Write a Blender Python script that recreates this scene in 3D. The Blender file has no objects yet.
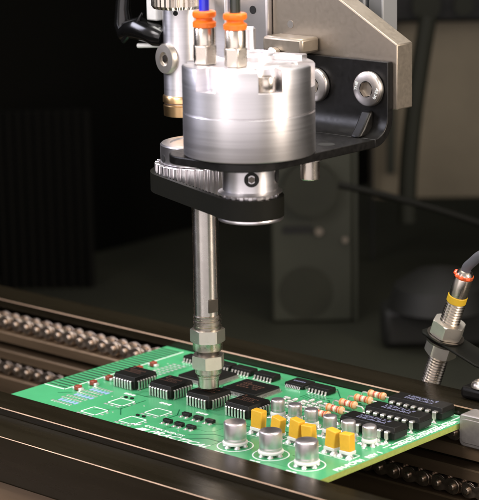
import bpy, bmesh, math, random
from mathutils import Vector, Matrix
random.seed(7)
S = 0.001                     # everything below is written in millimetres
R = math.radians
scn = bpy.context.scene
col = scn.collection

# ------------------------------------------------------------------ camera
F = Vector((-0.65550, 0.72038, -0.22665)).normalized()
right = F.cross(Vector((0, 0, 1))).normalized()
up = right.cross(F)
ro = R(-1.0)
cr = right * math.cos(ro) + up * math.sin(ro)
cu = -right * math.sin(ro) + up * math.cos(ro)
CAM = Vector((372.01, -407.80, 178.07))
cd = bpy.data.cameras.new('camera')
cam = bpy.data.objects.new('camera', cd)
col.objects.link(cam)
M3 = Matrix((cr, cu, -F)).transposed()
cam.matrix_world = Matrix.Translation(CAM * S) @ M3.to_4x4()
cd.sensor_fit = 'HORIZONTAL'
cd.sensor_width = 36
cd.lens = 2033 / 479 * 36
cd.clip_start = 0.02
cd.clip_end = 20
cd.dof.use_dof = True
cd.dof.focus_distance = 0.575
cd.dof.aperture_fstop = 29
scn.camera = cam

# ------------------------------------------------------------------ light
w = bpy.data.worlds.new('World')
scn.world = w
w.use_nodes = True
w.node_tree.nodes['Background'].inputs[0].default_value = (0.95, 0.89, 0.86, 1)
w.node_tree.nodes['Background'].inputs[1].default_value = 0.46


def area(name, loc, target, sx, sy, power, color, spread=180):
    l = bpy.data.lights.new(name, 'AREA')
    l.shape = 'RECTANGLE'
    l.size = sx * S
    l.size_y = sy * S
    l.energy = power
    l.color = color
    l.spread = R(spread)
    o = bpy.data.objects.new(name, l)
    col.objects.link(o)
    o.location = Vector(loc) * S
    d = Vector(target) - Vector(loc)
    o.rotation_euler = d.to_track_quat('-Z', 'Y').to_euler()
    return o


area('overhead_lamp', (-10, 60, 430), (-5, 5, 0), 260, 260, 0.60, (1, 0.96, 0.90), 75)
area('front_lamp', (330, -660, 40), (5, 0, 70), 1100, 620, 3.6, (1, 0.91, 0.93), 180)
area('high_front_lamp', (-40, -420, 360), (5, 0, 20), 200, 200, 0.22, (1, 0.93, 0.92), 60)
area('left_fill', (-380, -200, 260), (-20, 0, 60), 200, 320, 0.75, (0.86, 0.85, 1.0), 80)  # added fill, gives the motor its lavender left edge
area('side_fill', (520, 60, 260), (20, 0, 60), 120, 300, 0.4, (1, 0.86, 0.72), 60)  # added warm fill for the metals to reflect

scn.render.engine = 'CYCLES'
scn.cycles.use_denoising = True
scn.cycles.max_bounces = 8
scn.view_settings.view_transform = 'Standard'
scn.view_settings.look = 'None'
scn.view_settings.gamma = 1
scn.view_settings.exposure = 0.0

# ------------------------------------------------------------------ materials
MATS = {}


def mat(name, base, metal=0.0, rough=0.5, noise=0.0, scale=400.0, stretch=(1, 1, 1), bump=0.0, coat=0.0,
        emit=None, emit_s=0.0, rough_var=0.0, spec=0.5, aniso=0.0, bscale=None):
    m = bpy.data.materials.new(name)
    m.use_nodes = True
    nt = m.node_tree
    b = nt.nodes['Principled BSDF']
    b.inputs['Base Color'].default_value = (*base, 1)
    b.inputs['Metallic'].default_value = metal
    b.inputs['Roughness'].default_value = rough
    b.inputs['Specular IOR Level'].default_value = spec
    b.inputs['Coat Weight'].default_value = coat
    b.inputs['Coat Roughness'].default_value = 0.12
    if emit:
        b.inputs['Emission Color'].default_value = (*emit, 1)
        b.inputs['Emission Strength'].default_value = emit_s
    if noise or bump or rough_var:
        tc = nt.nodes.new('ShaderNodeTexCoord')
        mp = nt.nodes.new('ShaderNodeMapping')
        mp.inputs['Scale'].default_value = stretch
        nt.links.new(tc.outputs['Object'], mp.inputs['Vector'])
        n = nt.nodes.new('ShaderNodeTexNoise')
        n.inputs['Scale'].default_value = scale
        n.inputs['Detail'].default_value = 5
        n.inputs['Roughness'].default_value = 0.65
        nt.links.new(mp.outputs[0], n.inputs['Vector'])
        if noise:
            r = nt.nodes.new('ShaderNodeMapRange')
            r.inputs['From Min'].default_value = 0.3
            r.inputs['From Max'].default_value = 0.7
            r.inputs['To Min'].default_value = 1 - noise
            r.inputs['To Max'].default_value = 1 + noise
            nt.links.new(n.outputs['Fac'], r.inputs['Value'])
            mx = nt.nodes.new('ShaderNodeVectorMath')
            mx.operation = 'SCALE'
            mx.inputs[0].default_value = base
            nt.links.new(r.outputs[0], mx.inputs['Scale'])
            nt.links.new(mx.outputs[0], b.inputs['Base Color'])
        if rough_var:
            r2 = nt.nodes.new('ShaderNodeMapRange')
            r2.inputs['From Min'].default_value = 0.3
            r2.inputs['From Max'].default_value = 0.7
            r2.inputs['To Min'].default_value = max(0.02, rough - rough_var)
            r2.inputs['To Max'].default_value = min(1, rough + rough_var)
            nt.links.new(n.outputs['Fac'], r2.inputs['Value'])
            nt.links.new(r2.outputs[0], b.inputs['Roughness'])
        if bump:
            src = n
            if bscale:
                src = nt.nodes.new('ShaderNodeTexNoise')
                src.inputs['Scale'].default_value = bscale
                src.inputs['Detail'].default_value = 3
                nt.links.new(mp.outputs[0], src.inputs['Vector'])
            bp = nt.nodes.new('ShaderNodeBump')
            bp.inputs['Strength'].default_value = bump
            bp.inputs['Distance'].default_value = 0.0001
            nt.links.new(src.outputs['Fac'], bp.inputs['Height'])
            nt.links.new(bp.outputs[0], b.inputs['Normal'])
    if aniso:
        b.inputs['Anisotropic'].default_value = aniso
        b.inputs['Anisotropic Rotation'].default_value = 0.25
        tg = nt.nodes.new('ShaderNodeTangent')
        tg.direction_type = 'RADIAL'
        tg.axis = 'Z'
        nt.links.new(tg.outputs[0], b.inputs['Tangent'])
    MATS[name] = m
    return m


alu = mat('brushed_aluminium', (0.80, 0.78, 0.80), 1, 0.42, 0.05, 25, (1, 1, 60), 0, rough_var=0.03, aniso=0.6)
aluh = mat('turned_aluminium', (0.78, 0.75, 0.76), 1, 0.32, 0.02, 300, (1, 1, 1), 0.02, rough_var=0.02)
steel = mat('steel', (0.66, 0.62, 0.58), 1, 0.33, 0.08, 300, (1, 1, 1), 0.0, rough_var=0.05)
shaftm = mat('polished_steel', (0.66, 0.62, 0.58), 1, 0.27, 0.03, 300, (1, 1, 1), 0.0, rough_var=0.02, aniso=0.8)
nickel = mat('nickel', (0.62, 0.56, 0.49), 1, 0.28, 0.06, 300, rough_var=0.05)
brass = mat('brass', (0.78, 0.52, 0.26), 1, 0.28, 0.05, 300)
bronze = mat('champagne_anodised', (0.36, 0.31, 0.25), 0.85, 0.42, 0.02, 900, (1, 1, 1), 0.08, rough_var=0.05)
bracketm = mat('black_oxide', (0.005, 0.0045, 0.004), 0.0, 0.40, 0.2, 700, bump=0.08, rough_var=0.08, spec=0.3)
rail = mat('dark_anodised_rail', (0.014, 0.011, 0.006), 0.2, 0.27, 0.25, 120, (0.08, 1, 1), 0.10, rough_var=0.07, spec=0.4)
ledge = mat('brown_rail_ledge', (0.24, 0.165, 0.10), 0.6, 0.42, 0.25, 120, (0.08, 1, 1), 0.10, rough_var=0.08)  # browner and paler than the rail colour
edge = mat('painted_edge_highlight', (0.42, 0.29, 0.19), 1, 0.45, 0.25, 300, (0.3, 1, 1))  # rail edge highlights put into a bright chamfer colour
chainm = mat('oiled_chain_steel', (0.54, 0.44, 0.35), 0.95, 0.34, 0.25, 500, rough_var=0.1)
rubber = mat('black_rubber', (0.006, 0.006, 0.004), 0, 0.6, 0.15, 800, bump=0.1, spec=0.15)
blackp = mat('glossy_black_plastic', (0.004, 0.004, 0.004), 0, 0.18)
pcb = mat('green_solder_mask', (0.066, 0.36, 0.155), 0, 0.34, 0.05, 250, bump=0.10, coat=0.25, bscale=1500)
pcbedge = mat('board_edge', (0.34, 0.42, 0.10), 0, 0.6, 0.15, 900)
trace = mat('mask_over_trace', (0.012, 0.13, 0.055), 0, 0.32)
trace2 = mat('green_mask_over_copper', (0.042, 0.25, 0.105), 0, 0.32, coat=0.2)
basem = mat('brown_base_plate', (0.13, 0.085, 0.052), 0.6, 0.4, 0.25, 120, (0.08, 1, 1), 0.10, rough_var=0.08)
slotm = mat('dark_finger', (0.025, 0.05, 0.03), 0, 0.4, 0.3, 600)
ink = mat('white_ink', (0.78, 0.83, 0.80), 0, 0.55)
inkb = mat('blue_ink', (0.30, 0.36, 0.75), 0, 0.5)
tin = mat('tinned_pad', (0.82, 0.82, 0.80), 0.75, 0.33, 0.15, 1500, bump=0.25)
leadm = mat('tinned_lead', (0.78, 0.75, 0.70), 0.9, 0.32, 0.15, 900)
epoxy = mat('black_epoxy', (0.007, 0.0065, 0.0055), 0, 0.45, 0.2, 900, bump=0.18, bscale=3500, spec=0.3)
epoxym = mat('chip_marking_brown', (0.10, 0.045, 0.03), 0, 0.5)
epoxyw = mat('chip_marking_grey', (0.20, 0.21, 0.33), 0, 0.5)
canm = mat('can_aluminium', (0.72, 0.66, 0.67), 1, 0.42, 0.06, 200, (1, 1, 1), rough_var=0.08)
yellow = mat('yellow_epoxy', (0.74, 0.40, 0.025), 0, 0.5, 0.08, 500, bump=0.15)
whitep = mat('white_plastic', (0.72, 0.72, 0.68), 0, 0.45, 0.06, 700)
resb = mat('resistor_body', (0.66, 0.40, 0.22), 0, 0.4, 0.08, 900)
bandr = mat('band_red', (0.50, 0.06, 0.03), 0, 0.4)
bando = mat('band_orange', (0.70, 0.22, 0.05), 0, 0.4)
bandw = mat('band_pale', (0.80, 0.74, 0.66), 0, 0.4)
redc = mat('red_brown_ceramic', (0.24, 0.045, 0.025), 0, 0.3)
orange = mat('orange_plastic', (0.90, 0.20, 0.02), 0, 0.3, 0.04, 400)
bluet = mat('blue_tube', (0.02, 0.03, 0.75), 0, 0.25, coat=0.3)
blackt = mat('dark_green_tube', (0.022, 0.026, 0.018), 0, 0.25, coat=0.3)
greyc = mat('grey_cable', (0.13, 0.13, 0.15), 0, 0.45)
yband = mat('yellow_band', (0.80, 0.50, 0.03), 0, 0.5)
led = mat('red_led_ring', (0.8, 0.05, 0.02), 0, 0.3, emit=(1, 0.06, 0.02), emit_s=2.2)
amber = mat('orange_translucent_ring', (0.75, 0.14, 0.04), 0, 0.3)
darksteel = mat('dark_steel', (0.12, 0.105, 0.09), 0.9, 0.36, 0.1, 300)
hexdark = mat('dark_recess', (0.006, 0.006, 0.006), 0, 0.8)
bedm = mat('dark_machine_bed', (0.019, 0.020, 0.010), 0, 0.7, 0.3, 12)  # background dimness put into dark base colours, bed to bellows
wallm = mat('black_enclosure', (0.003, 0.003, 0.002), 0, 0.9, spec=0.1)
ribm = mat('dark_bellows', (0.004, 0.004, 0.003), 0, 0.7, spec=0.2)
olive = mat('olive_plate', (0.040, 0.042, 0.027), 0.0, 0.6, 0.2, 15)
tan = mat('tan_panel', (0.27, 0.225, 0.15), 0, 0.6, 0.25, 10)
nutm = mat('zinc_plated_nut', (0.74, 0.69, 0.62), 1, 0.42, 0.05, 400)
glassbar = mat('silver_extrusion', (0.42, 0.43, 0.44), 0.6, 0.4)
clampm = mat('grey_clamp', (0.38, 0.35, 0.33), 0.8, 0.45, 0.12, 500, bump=0.08)
darkpart = mat('dark_machine_part', (0.008, 0.008, 0.006), 0, 0.6)


# ------------------------------------------------------------------ mesh helpers
class MB:
    def __init__(self):
        self.v, self.f, self.mi = [], [], []

    def add(self, vs, fs, mi=0):
        o = len(self.v)
        self.v += [Vector(p) for p in vs]
        self.f += [[i + o for i in q] for q in fs]
        self.mi += [mi] * len(fs)
        return self

    def xform(self, m, start=0):
        for i in range(start, len(self.v)):
            self.v[i] = m @ self.v[i]
        return self

    def box(self, x0, x1, y0, y1, z0, z1, mi=0, m=None):
        vs = [Vector((x, y, z)) for z in (z0, z1) for y in (y0, y1) for x in (x0, x1)]
        if m:
            vs = [m @ p for p in vs]
        return self.add(vs, [(0, 2, 3, 1), (4, 5, 7, 6), (0, 1, 5, 4), (2, 6, 7, 3), (0, 4, 6, 2), (1, 3, 7, 5)], mi)

    def lathe(self, prof, seg=48, m=None, mi=0, cap=True, mis=None, rfun=None):
        """prof: list of (r, z); axis +z; optional transform m"""
        vs, fs, ms = [], [], []
        n = len(prof)
        for k in range(seg):
            a = 2 * math.pi * k / seg
            for (r, z) in prof:
                rr = r * (rfun(a) if rfun else 1)
                vs.append(Vector((rr * math.cos(a), rr * math.sin(a), z)))
        for k in range(seg):
            k2 = (k + 1) % seg
            for i in range(n - 1):
                fs.append((k * n + i, k2 * n + i, k2 * n + i + 1, k * n + i + 1))
                ms.append(mis[i] if mis else mi)
        if cap:
            if prof[0][0] > 1e-6:
                fs.append([k * n for k in range(seg)][::-1]); ms.append(mis[0] if mis else mi)
            if prof[-1][0] > 1e-6:
                fs.append([k * n + n - 1 for k in range(seg)]); ms.append(mis[-1] if mis else mi)
        if m:
            vs = [m @ p for p in vs]
        o = len(self.v)
        self.v += vs
        self.f += [[i + o for i in q] for q in fs]
        self.mi += ms
        return self

    def prism(self, poly, z0, z1, m=None, mi=0):
        n = len(poly)
        vs = [Vector((p[0], p[1], z0)) for p in poly] + [Vector((p[0], p[1], z1)) for p in poly]
        if m:
            vs = [m @ p for p in vs]
        fs = [list(range(n))[::-1], [n + i for i in range(n)]]
        fs += [(i, (i + 1) % n, n + (i + 1) % n, n + i) for i in range(n)]
        return self.add(vs, fs, mi)

    def tube(self, pts, r, seg=16, mi=0):
        pts = [Vector(p) for p in pts]
        rings = []
        prev = None
        for i, p in enumerate(pts):
            t = (pts[min(i + 1, len(pts) - 1)] - pts[max(i - 1, 0)]).normalized()
            if prev is None:
                a = Vector((0, 0, 1)) if abs(t.z) < 0.9 else Vector((1, 0, 0))
                u_ = t.cross(a).normalized()
            else:
                u_ = (prev - t * prev.dot(t)).normalized()
            prev = u_
            w_ = t.cross(u_)
            rr = r[i] if isinstance(r, (list, tuple)) else r
            rings.append([p + (u_ * math.cos(2 * math.pi * k / seg) + w_ * math.sin(2 * math.pi * k / seg)) * rr for k in range(seg)])
        vs = [q for ring in rings for q in ring]
        fs = []
        for i in range(len(rings) - 1):
            for k in range(seg):
                k2 = (k + 1) % seg
                fs.append((i * seg + k, i * seg + k2, (i + 1) * seg + k2, (i + 1) * seg + k))
        fs.append(list(range(seg))[::-1])
        fs.append([(len(rings) - 1) * seg + k for k in range(seg)])
        return self.add(vs, fs, mi)

    def build(self, name, mats, parent=None, bevel=0.0, smooth=True, seg=2, ang=32, loc=None):
        me = bpy.data.meshes.new(name)
        me.from_pydata([tuple(p * S) for p in self.v], [], self.f)
        if not isinstance(mats, (list, tuple)):
            mats = [mats]
        for m_ in mats:
            me.materials.append(m_)
        for p, i in zip(me.polygons, self.mi):
            p.material_index = i
        bm = bmesh.new()
        bm.from_mesh(me)
        bmesh.ops.recalc_face_normals(bm, faces=bm.faces)
        bm.to_mesh(me)
        bm.free()
        if smooth:
            me.polygons.foreach_set('use_smooth', [True] * len(me.polygons))
            me.set_sharp_from_angle(angle=R(ang))
        o = bpy.data.objects.new(name, me)
        col.objects.link(o)
        if bevel:
            b = o.modifiers.new('edge', 'BEVEL')
            b.width = bevel * S
            b.segments = seg
            b.limit_method = 'ANGLE'
            b.angle_limit = R(35)
            b.harden_normals = False
        if parent:
            o.parent = parent
        if loc:
            o.location = Vector(loc) * S
        return o


def tag(o, label=None, cat=None, group=None, kind=None):
    if label: o['label'] = label
    if cat: o['category'] = cat
    if group: o['group'] = group
    if kind: o['kind'] = kind
    return o


def empty(name, loc=(0, 0, 0), rz=0.0, parent=None):
    o = bpy.data.objects.new(name, None)
    o.empty_display_size = 0.005
    col.objects.link(o)
    o.location = Vector(loc) * S
    o.rotation_euler = (0, 0, rz)
    if parent: o.parent = parent
    return o


def copy_tree(o, parent=None):
    c = o.copy()
    col.objects.link(c)
    c.parent = parent
    for ch in list(o.children):
        copy_tree(ch, c)
    return c


def T(x, y, z): return Matrix.Translation((x, y, z))
def RX(a): return Matrix.Rotation(R(a), 4, 'X')
def RY(a): return Matrix.Rotation(R(a), 4, 'Y')
def RZ(a): return Matrix.Rotation(R(a), 4, 'Z')


def ngon(n, r, a0=0.0):
    return [(r * math.cos(2 * math.pi * k / n + a0), r * math.sin(2 * math.pi * k / n + a0)) for k in range(n)]


def rrect(x0, x1, y0, y1, rads, n=8):
    """rads: radius of corners (x0y0, x1y0, x1y1, x0y1)"""
    out = []
    for (cx, cy, sx, sy, r, a) in ((x0, y0, 1, 1, rads[0], 180), (x1, y0, -1, 1, rads[1], 270), (x1, y1, -1, -1, rads[2], 0), (x0, y1, 1, -1, rads[3], 90)):
        if r <= 0:
            out.append((cx, cy)); continue
        ox, oy = cx + sx * r, cy + sy * r
        for k in range(n + 1):
            t = R(a + 90 * k / n)
            out.append((ox + r * math.cos(t), oy + r * math.sin(t)))
    return out


def text_mesh(name, body, size, mt, parent, x, y, z, rz, shear=0.0, offset=0.0, extrude=0.01, sx=1.0, m=None):
    c = bpy.data.curves.new(name, 'FONT')
    c.body = body
    c.size = size * S
    c.shear = shear
    c.offset = offset * S
    c.extrude = extrude * S
    t = bpy.data.objects.new(name, c)
    col.objects.link(t)
    bpy.context.view_layer.update()
    me = bpy.data.meshes.new_from_object(t.evaluated_get(bpy.context.evaluated_depsgraph_get()))
    bpy.data.objects.remove(t)
    me.name = name
    me.materials.clear()
    me.materials.append(mt)
    mm = m if m is not None else (Matrix.Translation(Vector((x, y, z)) * S) @ RZ(rz) @ Matrix.Diagonal((sx, 1, 1, 1)))
    me.transform(mm)
    o = bpy.data.objects.new(name, me)
    col.objects.link(o)
    o.parent = parent
    return o


# ================================================================== SETTING
bed = MB().box(-1500, 900, -700, 1500, -66, -60).build('machine_bed', bedm)
tag(bed, 'dark olive flat bed of the machine behind the rails', 'machine bed', kind='structure')
wl = MB().box(-400, -371, -300, 1400, -60, 900).build('left_wall', wallm)
tag(wl, 'near-black enclosure wall', 'wall', kind='structure')
wb = MB().box(-371, 900, 1000, 1020, -60, 900).build('back_wall', wallm)
tag(wb, 'near-black enclosure wall at the back', 'wall', kind='structure')

# frame of the far background: u runs to picture right, perpendicular to the view
BU = Vector((0.740, 0.673, 0))
BN = Vector((-0.673, 0.740, 0))
BA = math.degrees(math.atan2(BU.y, BU.x))


def bframe(h):
    o = Vector((CAM.x, CAM.y, 0)) + BN * h
    return T(o.x, o.y, 0) @ RZ(BA)


# support plate behind, with slot, knob
sp = empty('support_plate')
tag(sp, 'blurred olive vertical plate with a round dark knob and a slot behind the rails', 'plate')
m9 = bframe(880)
MB().box(14, 50, -3, 3, -59.5, 60, m=m9).build('plate', olive, sp, bevel=1)
MB().box(50.3, 52, -4, 3, -59.5, 60, m=m9).build('plate_edge', olive, sp, bevel=.3)
MB().lathe([(0, 0), (12, 0), (14, -3), (14, -14), (0, -14)][::-1], 40, m9 @ T(29, -3.2, -46) @ RX(-90) @ Matrix.Scale(-1, 4, (0, 0, 1))).build('knob', bedm, sp)
MB().box(19, 32, -3.6, -3.1, -19, -15.5, m=m9).build('slot', darkpart, sp)
MB().lathe([(0, 0), (1.8, 0), (1.8, 2), (0, 2)], 20, m9 @ T(35, -3.1, -18) @ RX(90)).build('screw_head', bronze, sp)
MB().lathe([(0, 0), (1.3, 0), (1.3, 2), (0, 2)], 20, m9 @ T(46.5, -3.1, -22) @ RX(90)).build('screw_head', bronze, sp)
MB().lathe([(0, 0), (12, 0), (12, 8), (0, 8)], 32, m9 @ T(31, -3.1, 2) @ RX(90)).build('dark_hub', bedm, sp)

# tan frame panel at the right
fp = empty('frame_panel')
tag(fp, 'tan metal machine panel with dark cross bar behind the bracket', 'panel')
m8 = bframe(1000)
MB().box(66, 150, 0, 6, -30, 60, m=m8).build('panel', tan, fp, bevel=1)
MB().box(66, 150, 0, 6, 78, 110, m=m8).build('upper_panel', tan, fp, bevel=1)
MB().box(63, 150, -14, -1, 60.2, 77.5, m=m8).build('cross_bar', darkpart, fp, bevel=2)
MB().lathe([(0, 0), (7, 0), (7, 5), (0, 5)], 32, m8 @ T(92, -14.2, 69) @ RX(90)).build('round_boss', bedm, fp)
MB().lathe([(0, 0), (5, 0), (5, 5), (0, 5)], 32, m8 @ T(110, -14.2, 69) @ RX(90)).build('round_boss', bedm, fp)
MB().box(74, 78, -5, -.2, -16, 60, m=m8).build('slat_edge', olive, fp, bevel=.5)
MB().box(66, 67, -1000 * 0 - 8, -.2, -60, 60, m=m8).build('side_edge', darkpart, fp)

# hose hanging behind
m85 = bframe(930)
pts = [m85 @ Vector((88 - 10 * math.sin(t * 1.6), -6 * t, 70 - 95 * t)) for t in [k / 20 for k in range(21)]]
hz = MB().tube(pts, 4.2, 14).build('hanging_hose', bedm)
tag(hz, 'blurred olive hose hanging down behind the champagne plate', 'hose')
# dark cable crossing
m7 = bframe(800)
pts = [m7 @ Vector((40 + 70 * t, 0, 18 - 16 * t - 6 * t * t)) for t in [k / 16 for k in range(17)]]
cb = MB().tube(pts, 1.5, 12).build('black_cable', rubber)
tag(cb, 'thin black cable crossing the tan panel below the bracket', 'cable')
# dark machine block low right
blk = empty('dark_gearbox')
tag(blk, 'dark blurred machine housing with a domed top behind the sensor', 'machine part')
MB().box(60, 140, 0, 20, -59.5, -42, m=bframe(830)).build('housing', darkpart, blk, bevel=3)
MB().lathe([(0, 0), (22, 0), (19, 9), (10, 15), (0, 17)], 24, bframe(830) @ T(84, 6, -42.2)).build('dome_cover', darkpart, blk)
# bellows at left
bl = empty('bellows_curtain')
tag(bl, 'dark vertical pleated curtain at the far side of the machine', 'curtain')
mbm = bframe(950)
zz = MB()
for k in range(10):
    u0 = -116 + k * 4.6
    zz.prism([(u0, 0), (u0 + 2.3, -3.5), (u0 + 4.6, 0), (u0 + 4.6, 2), (u0, 2)], -59.5, 26, mbm)
zz.build('pleats', ribm, bl, smooth=False)
# silver extrusion behind the bevelled plate
ex = empty('silver_extrusion')
tag(ex, 'pale silver upright bar rising behind the champagne plate', 'bar')
MB().box(3, 9.5, 45, 52, 84, 160).build('bar', glassbar, ex, bevel=.6)
MB().box(10.2, 15.5, 46, 53, 84, 160).build('guide', glassbar, ex, bevel=.6)

# ================================================================== RAILS
def xprofile(name, poly, mats, parent, x0, x1, matfun=None):
    """extrude a (y, z) polygon along x; edges can choose a material"""
    mb = MB()
    n = len(poly)
    vs = [Vector((x0, p[0], p[1])) for p in poly] + [Vector((x1, p[0], p[1])) for p in poly]
    for i in range(n):
        j = (i + 1) % n
        mb.add([vs[i], vs[j], vs[n + j], vs[n + i]], [(0, 1, 2, 3)], matfun[i] if matfun else 0)
    mb.add(vs[:n], [list(range(n))], 0)
    mb.add(vs[n:], [list(range(n))[::-1]], 0)
    o = mb.build(name, mats, parent, smooth=False)
    bm = bmesh.new(); bm.from_mesh(o.data)
    bmesh.ops.remove_doubles(bm, verts=bm.verts, dist=1e-7)
    bmesh.ops.recalc_face_normals(bm, faces=bm.faces)
    bm.to_mesh(o.data); bm.free()
    return o


XL, XR = -420, 240
near = empty('front_rail', (0, -40, -60))
def rp(o, root):
    o.matrix_parent_inverse = Matrix.Translation(-root.location)
    return o
tag(near, 'dark glossy rail across the lower part, in front of the green board', 'rail')
# materials: 0 rail, 1 chamfer with painted edge highlight
rp(xprofile('guide_strip', [(-25.6, -1.8), (-25.6, .45), (-25.75, .6), (-36.35, .6), (-36.6, .4), (-36.6, -1.4), (-36.6, -6), (-30, -6), (-30, -1.8)],
            [rail, edge], near, XL, XR, [0, 1, 0, 1, 0, 0, 0, 0, 0]), near)
rp(xprofile('rail_body', [(-30.2, -6.2), (-36.9, -6.2), (-36.9, -1.5), (-50.16, -1.5), (-50.3, -1.64), (-50.3, -14.2), (-50.3, -59.9), (-30.2, -59.9)],
            [rail, edge], near, XL, XR, [0, 0, 0, 1, 0, 0, 0, 0]), near)
rp(xprofile('base_plate', [(-50.6, -15.0), (-62, -15.0), (-62.4, -15.4), (-62.4, -18), (-84, -18), (-84.4, -18.4), (-84.4, -59.9), (-50.6, -59.9)],
            [basem, edge], near, XL, XR, [0, 1, 0, 0, 1, 0, 0, 0]), near)

far = empty('back_rail', (0, 50, -60))
tag(far, 'dark slotted rail behind the green board carrying the two chains', 'rail')
rp(xprofile('top_plate', [(43.0, -.2), (43.0, 2.3), (43.3, 2.6), (56.1, 2.6), (56.5, 2.2), (56.5, -59.9), (49, -59.9), (49, -.2)],
            [rail, edge], far, XL, XR, [0, 1, 0, 1, 0, 0, 0, 0]), far)
rp(xprofile('upper_ledge', [(38.2, -10.6), (38.2, -7.6), (38.6, -7.2), (48.8, -7.2), (48.8, -10.6)],
            [ledge, edge], far, XL, XR, [0, 0, 0, 0, 0]), far)
rp(xprofile('slot_back', [(44, -59.9), (44, -10.8), (48.8, -10.8), (48.8, -59.9)], [rail], far, XL, XR), far)
rp(xprofile('middle_ledge', [(38.2, -16.9), (38.2, -14.0), (38.6, -13.6), (43.8, -13.6), (43.8, -16.9)],
            [ledge, edge], far, XL, XR, [0, 0, 0, 0, 0]), far)
rp(xprofile('lower_ledge', [(37.2, -59.8), (37.2, -23.4), (37.6, -23.0), (43.8, -23.0), (43.8, -59.8)],
            [ledge, edge], far, XL, XR, [0, 0, 0, 0, 0]), far)


# chains
P = 5.3
def plate_poly(r, waist, pitch=P, n=8):
    out = []
    for k in range(n + 1):
        a = R(-110 + 220 * k / n); out.append((pitch / 2 + r * math.cos(a), r * math.sin(a)))
    out.append((0, waist))
    for k in range(n + 1):
        a = R(70 + 220 * k / n); out.append((-pitch / 2 + r * math.cos(a), r * math.sin(a)))
    out.append((0, -waist))
    return out


def link_mesh(outer):
    mb = MB()
    pl = plate_poly(2.4, 1.5)
    m = RX(90)
    off = (0.15, 5.05) if outer else (0.95, 4.25)
    for y in off:
        mb.prism(pl, -y - .6, -y, m)
    if not outer:
        for s in (-1, 1):
            mb.lathe([(1.75, -4.2), (1.75, -1.6)], 20, T(s * P / 2, 0, 0) @ m)
    me = mb.build('chain_link', chainm, bevel=.16)
    return me


def pin_mesh():
    return MB().lathe([(0, .75), (.75, .72), (1.0, .45), (1.0, -6.2), (.7, -6.4), (0, -6.45)][::-1], 16, RX(90)).build('link_pin', chainm)


lo, li, lp = link_mesh(True), link_mesh(False), pin_mesh()
protos = [lo, li, lp]


def chain(z, y, x0, n, label, tilt=0.0):
    root = empty('roller_chain', (x0, y, z))
    tag(root, label, 'chain', 'roller chains on the back rail')
    for k in range(n):
        src = lo if k % 2 == 0 else li
        c = src.copy(); col.objects.link(c)
        c.parent = root
        c.location = Vector((k * P, 0, random.uniform(-.06, .06))) * S
        q = lp.copy(); col.objects.link(q)
        q.parent = c
        q.location = Vector((P / 2, 0, 0)) * S
    return root


chain(-4.1, 39.0, -232, 60, 'upper roller chain running under the back edge of the green board')
chain(-20.2, 38.4, -232, 60, 'lower roller chain in the groove below the green board')
for o in protos:
    bpy.data.objects.remove(o)

# ================================================================== CIRCUIT BOARD
board = empty('circuit_board', (-10, 8, -1.6))
tag(board, 'green printed circuit board with chips and capacitors resting between the two rails', 'circuit board')
BPI = Matrix.Translation(-board.location)
def bp(o):
    o.parent = board
    o.matrix_parent_inverse = BPI
    return o


bx0, bx1, by0, by1 = -70, 50, -28.5, 42.6
bpn = MB().box(bx0, bx1, by0, by1, -1.6, 0)
rt = random.Random(17)
def route(x, y, dirx, diry, segs, n, gap=.62, wd=.26):
    # a bus of n parallel tracks under the solder mask with 45 degree jogs
    for k in range(n):
        px_, py_ = x + (-diry) * k * gap, y + dirx * k * gap
        dx, dy = dirx, diry
        for (turn, ln) in segs:
            a = math.atan2(dy, dx) + R(turn)
            nx_, ny_ = px_ + ln * math.cos(a), py_ + ln * math.sin(a)
            if bx0 + 1 < nx_ < bx1 - 1 and by0 + 1 < ny_ < by1 - 1:
                bpn.box(-wd / 2, ln + wd / 2, -wd / 2, wd / 2, .0, .035, mi=2, m=T(px_, py_, 0) @ RZ(math.degrees(a)))
                bpn.lathe([(.42, 0), (.42, .03), (.0, .031)], 10, T(nx_, ny_, 0), mi=2) if rt.random() < .25 else None
                px_, py_ = nx_, ny_
            dx, dy = math.cos(a), math.sin(a)
for k in range(46):
    d = rt.choice([(1, 0), (0, 1), (-1, 0), (0, -1)])
    sg = [(0, rt.uniform(3, 9)), (rt.choice([45, -45]), rt.uniform(1, 4)), (rt.choice([0, 45, -45]), rt.uniform(2, 8))]
    route(rt.uniform(-60, 44), rt.uniform(-24, 39), d[0], d[1], sg, rt.choice([1, 2, 3, 5]))
bp(bpn.build('board_panel', [pcb, pcbedge, trace2], smooth=False))
pan = board.children[0]
for p in pan.data.polygons:
    if abs(p.normal.z) < .5 and p.material_index == 0: p.material_index = 1

# traces (raised copper under the mask)
tr = MB()
def line(mb, pts, wd, z=.02, h=.05):
    for (x0, y0), (x1, y1) in zip(pts[:-1], pts[1:]):
        d = Vector((x1 - x0, y1 - y0)); L = d.length
        m = T(x0, y0, 0) @ RZ(math.degrees(math.atan2(d.y, d.x)))
        mb.box(-wd / 2, L + wd / 2, -wd / 2, wd / 2, z - .02, h, m=m)
rnd = random.Random(3)
for y in (-13.5, -12.8):
    pass
trl = [[(-60, -14.5), (-55.5, -10), (-55.5, -9)], [(10, -14), (3, -14), (-2, -19)], [(22.4, 13), (22.4, 18), (25, 20.5)],
       [(4.6, 30), (8, 30), (12, 26), (12, 20)], [(-3, 40), (3, 40), (9, 34)], [(-27, 30.5), (-24, 30.5)], [(22, 37), (26, 33), (26, 29)],
       [(21.4, 31.5), (25, 28), (25, 24)], [(-42, 14), (-42, 17)], [(18, -12), (24, -12), (29, -17)], [(-8, -22), (0, -22), (4, -18), (11, -18)],
       [(32, -14), (36, -14)], [(0, 13.5), (6, 13.5), (9, 16.5), (9, 24)], [(-34, -4), (-34, -14), (-30, -18)], [(-20, -4), (-17, -8), (-17, -13)]]
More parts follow.
